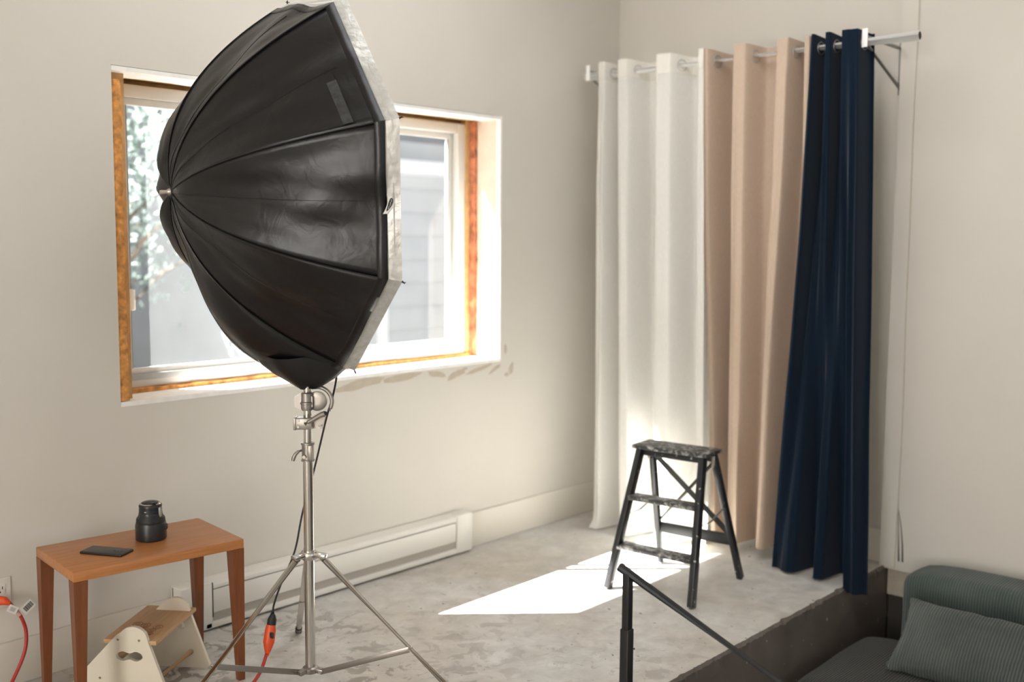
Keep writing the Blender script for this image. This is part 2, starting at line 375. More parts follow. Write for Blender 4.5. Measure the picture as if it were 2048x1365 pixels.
# walls behind the camera
bm = bmesh.new()
for a, b in (((-6.3, -8.3, LOW), (-.3, -8.0, CEIL)), ((4.7, -8.3, LOW), (5.35, -8.0, CEIL)), ((-.3, -8.3, LOW), (4.7, -8.0, .5)), ((-.3, -8.3, 3.0), (4.7, -8.0, CEIL))): box(bm, a, b)
tag(obj('wall_rear', bm, 'wall'), 'cream wall with an added wide window behind the viewer', 'wall', kind='structure')
bm = bmesh.new()
for a, b in (((-6.3, -8, -.7), (-6.0, -6.6, CEIL)), ((-6.3, -2.2, -.7), (-6.0, .33, CEIL)), ((-6.3, -6.6, -.7), (-6.0, -2.2, .8)), ((-6.3, -6.6, 3.0), (-6.0, -2.2, CEIL))): box(bm, a, b)
tag(obj('wall_side', bm, 'wall'), 'cream side wall with an added window far left of view', 'wall', kind='structure')
tag(bx('ceiling', (-6.3, -8.3, CEIL), (X_B+.3, TH, CEIL+.2), 'ceil'), 'white painted ceiling above the studio room', 'ceiling', kind='structure')
# frames added round the unseen fill lamps; the ceiling itself has no opening
def opening(name, label, c, ax, ay, w, h):
    t = empty(name, c); tag(t, label, 'window', kind='structure'); ax, ay = Vector(ax), Vector(ay)
    for k in (-1, 1):
        br('frame_bar', ax*k*w/2-ay*h/2, ax*k*w/2+ay*h/2, .07, .05, 'vinyl', t, ax); br('frame_bar', ay*k*h/2-ax*w/2, ay*k*h/2+ax*w/2, .07, .05, 'vinyl', t, ay)
    br('mullion', -ay*h/2, ay*h/2, .04, .04, 'vinyl', t, ax)
opening('window_2', 'added wide white framed window, unseen behind the viewer', (2.2, -8.05, 1.75), (1, 0, 0), (0, 0, 1), 5.0, 2.5)
opening('window_3', 'added white framed window, unseen in the far left side wall', (-6.05, -4.4, 1.9), (0, 1, 0), (0, 0, 1), 4.4, 2.2)
opening('ceiling_lamp_frame', 'added white frame around the unseen fill lamp under the ceiling', (2.9, -1.55, 3.335), (1, 0, 0), (0, 1, 0), 2.3, 1.9)
# raised concrete floor with a chipped front edge
bm = bmesh.new(); xs = [2.2 + (X_B-2.2)*i/300 for i in range(301)]
top, lip, foot, back = [], [], [], []
for x in xs:
    n = N3(x*9, 1.7)*.006 + N3(x*37, 5.)*.009 + N3(x*90, 5.)*.005; c = max(0, N3(x*19, 9.3)-.12)*.018
    back.append(bm.verts.new((x, -1.60, 0))); top.append(bm.verts.new((x, Y_E+.008+c*.9+abs(n)*.5, 0)))
    pass
for i in range(300):
    bm.faces.new((back[i], back[i+1], top[i+1], top[i]))
v = [bm.verts.new(p) for p in ((-6.0, 0.01, 0), (X_B, .01, 0), (X_B, -1.60, 0), (2.2, -1.60, 0), (2.2, -8, 0), (-6.0, -8, 0))]
bm.faces.new((v[0], v[1], v[2], v[3])); bm.faces.new((v[0], v[3], v[4], v[5]))
v2 = [bm.verts.new(p) for p in ((2.2, -1.60, 0), (2.2, -1.60, LOW), (2.2, -8, LOW), (2.2, -8, 0))]; bm.faces.new(v2)
floor = tag(obj('floor', bm, 'concrete'), 'raised bare concrete floor with scuffs and a chipped edge', 'floor', kind='structure')
bm = bmesh.new(); tp_, up_, md, dn = [], [], [], []
for x in xs:
    n = N3(x*9, 1.7)*.006 + N3(x*37, 5.)*.009 + N3(x*90, 5.)*.005; c = max(0, N3(x*19, 9.3)-.12)*.018
    tp_.append(bm.verts.new((x, Y_E+.008+c*.9+abs(n)*.5, 0))); up_.append(bm.verts.new((x, Y_E+n*.5, -.010-c*.7-abs(n)))); md.append(bm.verts.new((x, Y_E, -.05))); dn.append(bm.verts.new((x, Y_E, LOW)))
for i in range(300):
    for p, q in ((tp_, up_), (up_, md), (md, dn)): bm.faces.new((p[i], p[i+1], q[i+1], q[i]))
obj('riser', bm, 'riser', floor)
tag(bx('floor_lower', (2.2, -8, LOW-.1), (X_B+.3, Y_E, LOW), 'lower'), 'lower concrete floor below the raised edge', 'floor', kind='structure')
st = empty('stairs', (2.2, Y_E, LOW)); tag(st, 'two concrete steps down from the raised floor by the handrail', 'stairs', kind='structure')
for nm, a, b in (('step', (.0, -.36, 0), (.62, 0, .40)), ('step', (.0, -.66, 0), (.62, -.36, .20))): bx(nm, a, b, 'concrete', st)
# baseboards
bb = tag(bx('baseboard_left', (-6.0, -.016, 0), (2.115, 0, .160), 'trim', bev=.003), 'cream baseboard along the window wall left of the heater', 'baseboard', kind='structure')
tag(bx('baseboard_corner', (3.765, -.016, 0), (X_B, 0, .178), 'trim', bev=.003), 'cream baseboard between the heater and the curtained corner', 'baseboard', kind='structure')
tag(bx('baseboard_back', (X_B-.016, Y_C, 0), (X_B, -.016, .165), 'trim', bev=.003), 'cream baseboard behind the hanging curtains', 'baseboard', kind='structure')

# ------------------------------------------------------------------ window, unfinished reveal
win = empty('window_1', (0, 0, 0)); tag(win, 'sliding window in a raw unfinished opening with orange foam gaps', 'window', kind='structure')
FY0, FY1 = .215, .30; FX0, FX1, FZ0, FZ1 = 2.000, 4.000, .985, 2.195
bm = bmesh.new(); fwid = .062
for a, b in (((FX0, FY0, FZ0), (FX0+fwid, FY1, FZ1)), ((FX1-fwid, FY0, FZ0), (FX1, FY1, FZ1)), ((FX0+fwid, FY0, FZ0), (FX1-fwid, FY1, FZ0+fwid*.7)), ((FX0+fwid, FY0, FZ1-fwid*.8), (FX1-fwid, FY1, FZ1))): box(bm, a, b, .004)
obj('outer_frame', bm, 'vinyl', win, True, 40)
gx0, gx1, gz0, gz1 = FX0+fwid, FX1-fwid, FZ0+fwid*.7, FZ1-fwid*.8; mid = 3.02
for nm, x0, x1, y in (('sash', gx0+.003, mid+.012, .238), ('sash', mid+.045, gx1-.003, .268)):
    bm = bmesh.new(); s = .030
    for a, b in (((x0, y-.012, gz0), (x0+s, y+.012, gz1)), ((x1-s, y-.012, gz0), (x1, y+.012, gz1)), ((x0+s, y-.010, gz0), (x1-s, y+.010, gz0+.034)), ((x0+s, y-.010, gz1-.03), (x1-s, y+.010, gz1))): box(bm, a, b, .003)
    o = obj(nm, bm, 'vinyl', win, True, 40)
    raw('pane', [(x0+s-.004, y, gz0+.030), (x1-s+.004, y, gz0+.030), (x1-s+.004, y, gz1-.026), (x0+s-.004, y, gz1-.026)], [(0, 1, 2, 3)], 'glass', o)
    bm = bmesh.new()
    for a, b in (((x0+s-.001, y-.0125, gz0+.034), (x0+s+.005, y-.0095, gz1-.03)), ((x1-s-.005, y-.0125, gz0+.034), (x1-s+.001, y-.0095, gz1-.03))): box(bm, a, b)
    obj('gasket', bm, 'alu', o)
part(bx('latch', (gx0+.026, .212, 1.30), (gx0+.048, .228, 1.385), 'vinyl', win, .004), 'small white latch')
bx('lower_track', (gx0, FY0-.012, gz0-.012), (gx1, FY0+.01, gz0+.012), 'alu', win)
# filler between the frame and the wall on the outside
bm = bmesh.new()
for a, b in (((WX0, .27, WZ0), (FX0+.002, .325, WZ1)), ((FX1-.002, .27, WZ0), (WX1, .325, WZ1)), ((FX0, .27, WZ0), (FX1, .325, FZ0+.002)), ((FX0, .27, FZ1-.002), (FX1, .325, WZ1))): box(bm, a, b)
obj('rough_buck', bm, 'pine', win)
# left: crumbly orange foam between the wall edge and the frame
def lump(name, mat, x0, x1, y0, y1, z0, z1, nx, ny, nz, amp, fr, seed):
    bm = bmesh.new(); box(bm, (x0, y0, z0), (x1, y1, z1))
    ed = [e for e in bm.edges if abs(e.verts[0].co.z-e.verts[1].co.z) > (z1-z0)*.5]; bmesh.ops.subdivide_edges(bm, edges=ed, cuts=nz, use_grid_fill=True)
    ed = [e for e in bm.edges if abs(e.verts[0].co.x-e.verts[1].co.x) > (x1-x0)*.5]; bmesh.ops.subdivide_edges(bm, edges=ed, cuts=nx, use_grid_fill=True)
    if ny:
        ed = [e for e in bm.edges if abs(e.verts[0].co.y-e.verts[1].co.y) > (y1-y0)*.5]; bmesh.ops.subdivide_edges(bm, edges=ed, cuts=ny, use_grid_fill=True)
    for v in bm.verts:
        c = v.co*fr; v.co += Vector((N3(c.x+seed, c.y, c.z), N3(c.x, c.y+seed+7, c.z), N3(c.x, c.y, c.z+seed+13)))*amp
    return obj(name, bm, mat, win, True, 60)
lump('spray_foam', 'foam', WX0-.006, WX0+.036, .004, .25, WZ0+.01, WZ1-.055, 2, 3, 70, .009, 26, 1.)
bx('side_stud', (WX0-.001, .06, WZ0), (FX0+.004, .262, WZ1), 'pine', win)
# head: ragged white plasterboard in front of bare wood
def ragged(name, mat, x0, x1, z, th, fy, seed, n=70):
    bm = bmesh.new(); F0, F1, B0, B1 = [], [], [], []
    for i in range(n+1):
        x = x0+(x1-x0)*i/n; d = fy(x)
        F0.append(bm.verts.new((x, -.002, z))); F1.append(bm.verts.new((x, -.002, z+th))); B0.append(bm.verts.new((x, d, z))); B1.append(bm.verts.new((x, d, z+th)))
    for i in range(n):
        for p, q in ((F0, B0), (F1, B1), (F0, F1), (B0, B1)): bm.faces.new((p[i], p[i+1], q[i+1], q[i]))
    for i in (0, n): bm.faces.new((F0[i], B0[i], B1[i], F1[i]))
    return obj(name, bm, mat, win)
ragged('head_board', 'plaster', WX0, WX1-.002, WZ1-.018, .016, lambda x: .155+.05*N3(x*3.1, 2.)+.02*N3(x*11, 4.)-.05*max(0, (x-3.7)/.33), 0)
bx('head_timber', (WX0, .05, WZ1-.010), (WX1, .26, WZ1+.004), 'pine', win)
# sill: ragged plaster, foam beneath the frame
ragged('sill_board', 'plaster', WX0, WX1, WZ0-.016, .018, lambda x: .212+.030*N3(x*3.3, 8.)+.014*N3(x*15, 1.)-.08*max(0, (2.40-x)/.5), 0)
lump('sill_foam', 'foam', WX0+.02, WX1-.02, .185, .222, WZ0-.02, FZ0-.001, 60, 1, 0, .006, 22, 4.)
# right: plasterboard return, open gap with insulation, bare wood
bm = bmesh.new(); box(bm, (WX1-.006, -.002, WZ0), (WX1+.004, .165, WZ1-.016)); ret_board = obj('side_return', bm, 'jamb', win)
bx('corner_bead', (WX1-.008, -.004, WZ0-.012), (WX1+.004, .026, WZ1), 'plaster', win)
bx('raw_jamb_wood', (FX1-.012, .205, WZ0), (WX1, .245, WZ1-.01), 'pine', win)
lump('insulation', 'insul', WX1-.022, WX1+.01, .168, .215, WZ0+.01, WZ1-.02, 1, 1, 60, .012, 24, 9.)
bx('red_mark', (WX1-.0075, .03, 1.655), (WX1-.006, .055, 1.705), 'rose', win)
bx('tape_scrap', (WX1-.0085, .045, 1.185), (WX1-.006, .09, 1.235), 'patch', win)
# old paint patches under and beside the window
def blob(cx, cz, w, h, seed, tilt=0.):
    bm = bmesh.new(); vs = []
    for k in range(26):
        a = 2*PI*k/26; r = 1+.35*N3(math.cos(a)*1.7+seed, math.sin(a)*1.7)+.15*N3(math.cos(a)*5+seed, math.sin(a)*5, 3)
        x, z = math.cos(a)*w*r, math.sin(a)*h*r
        vs.append(bm.verts.new((cx+x*math.cos(tilt)-z*math.sin(tilt), -.0012, min(WZ0-.018, cz+x*math.sin(tilt)+z*math.cos(tilt)) if cx < WX1+.01 else cz+x*math.sin(tilt)+z*math.cos(tilt))))
    bm.faces.new(vs); part(obj('paint_patch', bm, 'patch', wall_left), 'bare beige patch of old paint')
for i, q in enumerate(((3.10, .925, .16, .020, .1), (3.34, .93, .13, .018, .06), (3.58, .925, .06, .016, -.2), (3.72, .915, .07, .018, .3), (3.88, .925, .09, .012, .2), (4.00, .915, .05, .010, .45), (4.08, 1.015, .010, .026, 0.), (4.125, .905, .016, .034, -.3), (4.09, .878, .018, .010, 0.))): blob(q[0], q[1], q[2], q[3], i*3.3, q[4])

# ------------------------------------------------------------------ outside
out = tag(bx('ground_outside', (-25, .33, -1.0), (45, 45, -.6), simple('pale_gravel', (.11, .11, .115), .9, var=.15, scale=3)), 'pale sunlit yard outside the window', 'ground', kind='structure')
bm = bmesh.new(); box(bm, (-6.0, TH, 3.55), (7, 1.17, 3.75)); tag(obj('roof_eave', bm, M_['trim']), 'roof eave projecting over the window outside', 'eave', kind='structure')
tag(bx('wall_pier', (1.0, TH, -.6), (1.905, .515, 3.55), 'wall'), 'exterior pier on the outer wall left of the window', 'wall', kind='structure')
M_['siding'] = simple('grey_siding', (.40, .41, .43), .8, var=.06, scale=2); M_['pale'] = simple('pale_render', (.60, .62, .65), .8, var=.05, scale=1.5)
M_['white_trim'] = simple('white_trim', (.92, .92, .92), .6); M_['darkpane'] = simple('house_pane', (.25, .28, .31), .2)
hs = empty('neighbour_house', (7.6, 7.0, -.6)); tag(hs, 'pale grey neighbouring house seen blurred through the window', 'house')
bx('wall', (0, 0, 0), (7, 5, 5.2), 'siding', hs)
for i in range(15): bx('siding_board', (-.01, -.025, .3+i*.32), (7, 0, .3+i*.32+.305), 'siding', hs, .006)
for x in (-.06, 1.55, 2.85): bx('corner_board', (x, -.06, 0), (x+.16, 0, 5.2), 'white_trim', hs)
bx('eave_board', (-.2, -.3, 3.05), (7.2, .1, 3.22), 'white_trim', hs)
wn = bx('house_window', (.62, -.07, 1.75), (1.08, -.02, 2.35), 'white_trim', hs); bx('pane', (.68, -.075, 1.81), (1.02, -.07, 2.29), 'darkpane', wn)
h2 = empty('garden_wall_house', (1.5, 11.0, -.6)); tag(h2, 'white rendered house behind the tree outside the window', 'house')
bx('wall', (0, 0, 0), (7.5, 4, 4.6), 'pale', h2)
for x in (3.2, 5.2): w_ = bx('house_window', (x, -.05, 1.6), (x+.8, 0, 2.6), 'white_trim', h2); bx('pane', (x+.07, -.06, 1.67), (x+.73, -.05, 2.53), 'darkpane', w_)
bx('roof', (-.3, -.4, 4.6), (7.8, 4.4, 4.75), 'siding', h2)
M_['bark'] = simple('bark', (.20, .15, .11), .9, var=.3, scale=10)
def leafmat():
    m, t, p = newmat('pale_leaf'); p.inputs['Base Color'].default_value = (.17, .215, .195, 1); p.inputs['Roughness'].default_value = .6
    tr = t.nodes.new('ShaderNodeBsdfTranslucent'); tr.inputs[0].default_value = (.20, .25, .22, 1); mx = t.nodes.new('ShaderNodeMixShader'); mx.inputs[0].default_value = .4
    t.links.new(p.outputs[0], mx.inputs[1]); t.links.new(tr.outputs[0], mx.inputs[2]); t.links.new(mx.outputs[0], t.nodes['Material Output'].inputs['Surface']); return m
M_['leaf'] = leafmat()
def tree(loc, h, rx, rz, label, seed, nleaf=2600):
    rnd = random.Random(seed); t = empty('tree', loc); tag(t, label, 'tree', 'trees outside the window')
    tb('trunk', [(0, 0, 0), (.03, .02, h*.4), (-.02, 0, h*.75), (.05, .03, h)], [.12, .10, .07, .03], 'bark', t)
    bm = bmesh.new()
    for k in range(7):
        a = k*2.4; tube(bm, [(0, 0, h*(.45+.06*k)), (math.cos(a)*rx*.4, math.sin(a)*rx*.4, h*(.6+.06*k)), (math.cos(a)*rx*.8, math.sin(a)*rx*.8, h*(.68+.06*k))], [.04, .025, .01], 6)
    obj('branches', bm, 'bark', t, True)
    vs, fs = [], []
    cl = [(rnd.uniform(-1, 1)*rx*.75, rnd.uniform(-1, 1)*rx*.75, h + rnd.uniform(-1, 1)*rz*.8) for _ in range(22)]
    for _ in range(nleaf):
        c = rnd.choice(cl); p = Vector(c) + Vector((rnd.gauss(0, 1), rnd.gauss(0, 1), rnd.gauss(0, 1)))*.30
        a = Vector((rnd.uniform(-1, 1), rnd.uniform(-1, 1), rnd.uniform(-1, 1))).normalized(); b = a.orthogonal().normalized(); s = rnd.uniform(.04, .08)
        i = len(vs); vs += [p-a*s, p+b*s*.5, p+a*s, p-b*s*.5]; fs.append((i, i+1, i+2, i+3))
    o = raw('crown', vs, fs, 'leaf', t); o['kind'] = 'stuff'
tree((5.2, 6.4, -.6), 3.0, 1.25, 1.1, 'leafy green tree nearest the left edge of the window', 3)
tree((6.3, 9.2, -.6), 2.4, .8, .9, 'smaller leafy tree farther back beside the grey house', 5, 1500)

# ------------------------------------------------------------------ baseboard heater
ht = empty('baseboard_heater', (2.115, 0, 0)); tag(ht, 'long white electric baseboard heater on the window wall', 'heater')
L0 = 1.65
bx('back_plate', (0, -.012, .012), (L0, 0, .205), 'heater', ht)
bm = bmesh.new(); prism(bm, [(-.012, .207), (-.058, .196), (-.064, .186), (-.064, .172), (-.058, .172), (-.056, .184), (-.012, .195)], (.13, 0, 0), (0, 1, 0), (0, 0, 1), (1, 0, 0), L0-.24); obj('top_cowl', bm, 'heater', ht)
bx('front_panel', (.145, -.066, .072), (L0-.115, -.060, .1675), 'heater', ht, .002)
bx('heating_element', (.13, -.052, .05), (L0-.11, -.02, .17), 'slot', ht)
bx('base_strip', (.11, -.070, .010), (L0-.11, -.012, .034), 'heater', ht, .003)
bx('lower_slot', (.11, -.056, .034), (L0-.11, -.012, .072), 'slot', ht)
for x0, x1 in ((0, .142), (L0-.108, L0)):
    bx('end_cap', (x0, -.070, .008), (x1, 0, .204), 'heater', ht, .006)
part(bx('seam', (.1425, -.069, .055), (.1455, -.060, .198), 'dark', ht), 'dark joint gap')

# ------------------------------------------------------------------ outlet and cords
ol = empty('wall_outlet', (1.452, 0, .345)); tag(ol, 'white wall outlet with an orange plug at the left edge', 'outlet')
bx('cover_plate', (-.040, -.006, -.058), (.040, 0, .050), 'outlet', ol, .003)
for z in (.012,):
    bx('socket', (-.018, -.009, z-.020), (.020, -.004, z+.016), 'outlet', ol, .002)
    for x, zz in ((-.006, z+.003), (.008, z+.004)): bx('slot', (x, -.0095, zz-.005), (x+.0025, -.0085, zz+.005), 'ink', ol)
    tb('ground_hole', [(.001, -.0085, z-.010), (.001, -.0096, z-.010)], .003, 'ink', ol, 10)
ec = empty('extension_cord', (1.452, -.05, 0)); tag(ec, 'red extension cord running from the wall outlet to the light cable', 'cord')
ec_l = lambda p: (p[0]-1.452, p[1]+.05, p[2])
tb('plug', [ec_l(p) for p in ((1.435, -.006, .326), (1.440, -.035, .326), (1.452, -.048, .326), (1.466, -.055, .315))], [.017, .017, .015, .008], 'orange', ec)
tb('cord', [ec_l(p) for p in catmull([(1.464, -.054, .318), (1.483, -.056, .290), (1.501, -.058, .258), (1.515, -.062, .20), (1.503, -.07, .13), (1.455, -.085, .05), (1.40, -.13, .008), (1.42, -.30, .007), (1.62, -.60, .007), (1.85, -.72, .007), (2.02, -.66, .007), (2.10, -.625, .03), (2.142, -.610, .085)], 8)], .0062, 'red', ec, 10)
lab = tb('clear_sleeve', [ec_l(p) for p in catmull([(1.470, -.0545, .310), (1.484, -.056, .289), (1.497, -.058, .265)], 5)], .0072, simple('pink_sleeve', (.62, .36, .33), .35), ec)
sp = empty('socket_tmp'); bpy.data.objects.remove(sp)
tb('socket_end', [ec_l(p) for p in ((2.140, -.612, .080), (2.146, -.610, .094), (2.155, -.605, .125), (2.166, -.601, .168), (2.170, -.600, .186))], [.0085, .011, .021, .020, .017], 'orange', ec, 14)
bx('socket_window', ec_l((2.150, -.632, .146)), ec_l((2.160, -.617, .166)), 'ink', ec, .002)
def paper_tag(name, c, w, h, ang, parent, code):
    cx, cy, cz = c; e = Vector((math.cos(ang), 0, math.sin(ang))); g = Vector((-math.sin(ang), 0, math.cos(ang))); o = Vector(c)
    bm = bmesh.new(); bar(bm, o-e*w/2, o+e*w/2, .0006, h, Vector((0, 1, 0))); t = obj(name, bm, 'paper', parent)
    bm = bmesh.new()
    if code:
        x = -w*.33
        for k in range(13):
            ww = (.0012, .0022, .0008, .0028, .0014)[k % 5]; p = o + e*(x+ww/2) + Vector((0, -.0006, 0)); bar(bm, p-g*h*.30, p+g*h*.30, ww, .0003, e); x += ww + .0011
    else:
        for k in range(4): p = o + g*(h*.2-k*h*.13) + Vector((0, -.0006, 0)); bar(bm, p-e*w*.28, p+e*w*.28, .0015, .0003, g)
    obj('print', bm, 'ink' if code else 'grey', t)
paper_tag('barcode_tag', ec_l((1.524, -.064, .290)), .046, .034, R(38), ec, True)
paper_tag('care_tag', ec_l((1.468, -.072, .297)), .036, .026, R(-35), ec, False)

# ------------------------------------------------------------------ teak side table
tz = .522; TL, TD = .596, .370
tbl = empty('side_table', (1.802, -.358, 0), R(-6.3)); tag(tbl, 'small teak side table with tapered legs by the window wall', 'table')
bx('table_top', (-TL/2, -TD/2, tz-.034), (TL/2, TD/2, tz), 'wood', tbl, .0025)
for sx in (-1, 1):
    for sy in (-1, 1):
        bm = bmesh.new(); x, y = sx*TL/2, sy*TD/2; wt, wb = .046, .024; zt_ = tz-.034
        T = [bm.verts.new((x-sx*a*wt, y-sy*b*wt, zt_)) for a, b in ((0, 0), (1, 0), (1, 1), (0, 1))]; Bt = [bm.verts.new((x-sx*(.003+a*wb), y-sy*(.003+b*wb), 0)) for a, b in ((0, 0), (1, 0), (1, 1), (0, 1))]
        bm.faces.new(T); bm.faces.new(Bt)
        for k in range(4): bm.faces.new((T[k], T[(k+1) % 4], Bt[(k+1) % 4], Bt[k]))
        obj('leg', bm, wood('teak_shaded_leg', (.15, .043, .012), (.22, .068, .019), .35, 'Z') if 'teak_shaded_leg' not in bpy.data.materials else bpy.data.materials['teak_shaded_leg'], tbl)  # same teak as the top, darkened to paint shade onto the legs
# phone
ph = empty('smartphone', (1.664, -.378, tz), math.atan2(-.425+.283, 1.733-1.655)); tag(ph, 'dark smartphone lying face down on the teak table', 'phone')
bx('body', (-.080, -.038, 0), (.080, .038, .0085), 'plastic', ph, .0038, 3)
bx('back_glass', (-.0765, -.0345, .0083), (.0765, .0345, .0090), simple('phone_back', (.030, .027, .030), .35), ph, .0003)
for k in range(3): tb('camera_lens', [(.058-.013*k, -.0, .0088), (.058-.013*k, -.0, .0100)], .0045, 'glassblk', ph, 14)
# camera lens, standing on its hood
cl = empty('camera_lens', (1.852, -.335, tz), 0); tag(cl, 'black camera lens with hood standing upright on the teak table', 'lens')
lt('lens_hood', [(0, .002), (.050, 0), (.0535, .004), (.0535, .052), (.051, .062), (.048, .064), (.045, .062)], 'plastic', cl, 40)
lt('barrel', [(.049, .060), (.0485, .068), (.046, .074), (.0425, .088), (.041, .090), (.0405, .098), (.0395, .099), (.0395, .112), (.0385, .113), (.0385, .117), (.0395, .118), (.0395, .124), (.037, .128)], 'plastic', cl, 40)
lt('grip_ring', [(.0495, .062), (.0500, .063), (.0492, .074), (.0470, .080), (.0465, .078)], 'rubber', cl, 40)
lt('mount_ring', [(.036, .126), (.0365, .1285), (.034, .1315), (.031, .1315), (.031, .128)], 'chrome', cl, 40)
lt('rear_cap_glass', [(.0315, .129), (.028, .1345), (.016, .138), (0, .1385)], 'glassblk', cl, 32)
bm = bmesh.new(); box(bm, (.0335, -.019, .083), (.0425, -.005, .119), .003); obj('grey_side_block', bm, 'grey', cl, True)  # small grey block on the side of the barrel
bx('hood_button', (.045, -.012, .034), (.058, .012, .055), 'rubber', cl, .004)
part(bx('index_mark', (-.008, -.0402, .1045), (-.001, -.0392, .1065), 'paper', cl), 'small white index mark')
cl.rotation_euler = (0, 0, R(-48))

# ------------------------------------------------------------------ toddler step stool under the table
sa = math.atan2(.588, .809); stl = empty('step_stool', (1.71, -.45, 0), sa); tag(stl, 'cream toddler step stool with wooden seat under the table', 'stool')
def panel_outline(sh):
    pts = [(-.262+sh, 0), (-.255+sh, .018), (-.184+sh, .098)]
    pts += [(-.060+sh, .232)]
    for k in range(9):
        a = R(142-k*13.2); pts.append((.002+sh+.056*math.cos(a), .2075+.058*math.sin(a)))
    pts += [(.060+sh, .200), (.127+sh, .014), (.120+sh, 0)]
    return [(-x, z) for x, z in pts]    # local y runs opposite to the picture's right
def wavy_slot(sh):
    P = []
    for k in range(17): x = -.048+.070*k/16; P.append((x, .174+.0030*math.sin(k/16*PI*3)))
    for k in range(1, 6): a = R(90-36*k); P.append((.022+.013*math.cos(a), .160+.013*math.sin(a)))
    for k in range(17): x = .022-.070*k/16; P.append((x, .146+.0030*math.sin(k/16*PI*3+PI)))
    for k in range(1, 6): a = R(-90-36*k); P.append((-.048+.013*math.cos(a), .160+.013*math.sin(a)))
    q = []
    for p in P:
        if not q or (abs(p[0]-q[-1][0])+abs(p[1]-q[-1][1])) > 1e-4: q.append(p)
    if abs(q[0][0]-q[-1][0])+abs(q[0][1]-q[-1][1]) < 1e-4: q.pop()
    return [(-x-sh, z) for x, z in q]
for x0, sh in ((0, 0.), (.300, .020)):
    o = pr('side_panel', panel_outline(sh), (x0, 0, 0), (0, 1, 0), (0, 0, 1), (1, 0, 0), .015, 'cream', stl, [wavy_slot(sh)])
    if x0 == 0:
        for y, z in ((-.052, .218), (.024, .218), (-.174, .082), (-.121, .079)): tb('screw', [(-.0015, -y, z), (.001, -y, z)], .0042, 'dchrome', o, 12)
sb = bx('seat_board', (.006, -.082, .200), (.345, .108, .216), 'beech', stl, .003)
bm = bmesh.new()
for k in range(9):
    cx, cy = .07+.032*(k % 3)+.010*(k//3), -.030+.042*(k//3)+.008*(k % 2); r_ = .011+.003*((k*7) % 3)
    torus(bm, (cx, cy, .216), (0, 0, 1), r_, .0011, 16, 4); torus(bm, (cx, cy, .216), (0, 0, 1), r_*.45, .0010, 12, 4)
part(obj('engraving', bm, 'brown', sb), 'burnt ring pattern')
bx('lower_step', (.006, .115, .082), (.305, .200, .096), 'beech', stl, .003)
tb('dowel', [(.012, -.060, .062), (.304, -.078, .062)], .0095, 'beech', stl, 14)
tb('support_rod', [(.012, -.050, .190), (.304, -.060, .190)], .006, 'cream', stl, 10)

# ------------------------------------------------------------------ light stand
SX, SY = 2.165, -.84; sang = math.atan2(r0.y, r0.x)
ls = empty('light_stand', (SX, SY, 0), sang); tag(ls, 'chrome tripod light stand holding the black umbrella softbox', 'light stand')
lt('main_column', [(0, .085), (.0175, .085), (.0175, .842), (0, .842)], 'chrome', ls, 32)
lt('riser_tube', [(0, .842), (.0135, .842), (.0135, 1.20), (0, 1.20)], 'chrome', ls, 24)
cb = lt('lock_collar', [(.0176, .832), (.0235, .832), (.0235, .837), (.0205, .838), (.0205, .888), (.0235, .889), (.0235, .896), (.0136, .898)], 'cast', ls, 28)
bx('collar_block', (.004, -.026, .838), (.020, -.016, .890), 'cast', cb, .003)
tb('lock_lever', [(-.018, -.020, .872), (-.026, -.026, .870), (-.036, -.030, .862), (-.043, -.031, .848), (-.045, -.031, .838)], [.005, .005, .006, .007, .006], 'cast', cb, 10)
tb('lock_screw', [(-.008, -.020, .850), (-.008, -.029, .850)], .006, 'dchrome', cb, 12)
hd = bx('clamp_block', (-.038, -.028, .945), (.020, .022, .984), 'cast', ls, .004)
bm = bmesh.new(); prism(bm, [(.012, .945), (.050, .945), (.064, 1.000), (.040, 1.004), (.012, .990)], (0, -.004, 0), (1, 0, 0), (0, 0, 1), (0, 1, 0), .010); obj('gear_plate', bm, 'cast', hd)
bx('clamp_jaw', (-.043, -.030, .943), (-.034, .020, .986), 'cast', hd, .002)
for x, z in ((-.026, .955), (-.026, .976), (.042, .955)): tb('bolt', [(x, -.026, z), (x, -.031, z)], .0045, 'dchrome', hd, 6)
hx = [(.036*math.cos(R(60*k+30)), .036*math.sin(R(60*k+30))*.95) for k in range(6)]
o = pr('tilt_head', hx, (-.010, -.018, 1.040), (1, 0, 0), (0, 0, 1), (0, 1, 0), .034, 'cast', ls)
lt('socket_cup', [(0, 1.010), (.020, 1.010), (.022, 1.020), (.022, 1.030), (.024, 1.032), (.024, 1.037), (.021, 1.040), (.021, 1.068), (.018, 1.072), (0, 1.072)], 'cast', o, 24, base=(0, -.006, 0))
lt('gear_wheel', [(0, 0), (.033, 0), (.034, .003), (.034, .010), (.028, .013), (.010, .013), (0, .013)], 'cast', ls, 32, base=(.034, .010, 1.040), axis=(0, -1, 0))
bm = bmesh.new(); pts = [(.034+.050*math.cos(R(a)), .004, 1.038+.050*math.sin(R(a))) for a in range(-38, 112, 10)]; tube(bm, pts, .0072, 8)
obj('guard_ring', bm, 'cast', ls, True, 50)
ck = tb('crank_handle', [(-.002, -.030, .966), (.010, -.034, .973), (.052, -.040, .998), (.068, -.042, 1.004)], [.006, .0075, .0085, .0105], 'cast', ls, 14)
lt('crank_hole', [(0, .0005), (.0075, .0005), (.0075, 0), (0, 0)], 'ink', ck, 16, base=(.0685, -.0425, 1.0045), axis=(.5, -.8, .15))
cz = .506; F3 = Vector((2.481, -.338)) - Vector((SX, SY)); th0 = math.atan2(F3.y, F3.x) - sang; FR = .585
hub = lt('leg_collar', [(.0177, .486), (.026, .486), (.030, .494), (.030, .508), (.026, .514), (.0177, .514)], 'chrome', ls, 28)
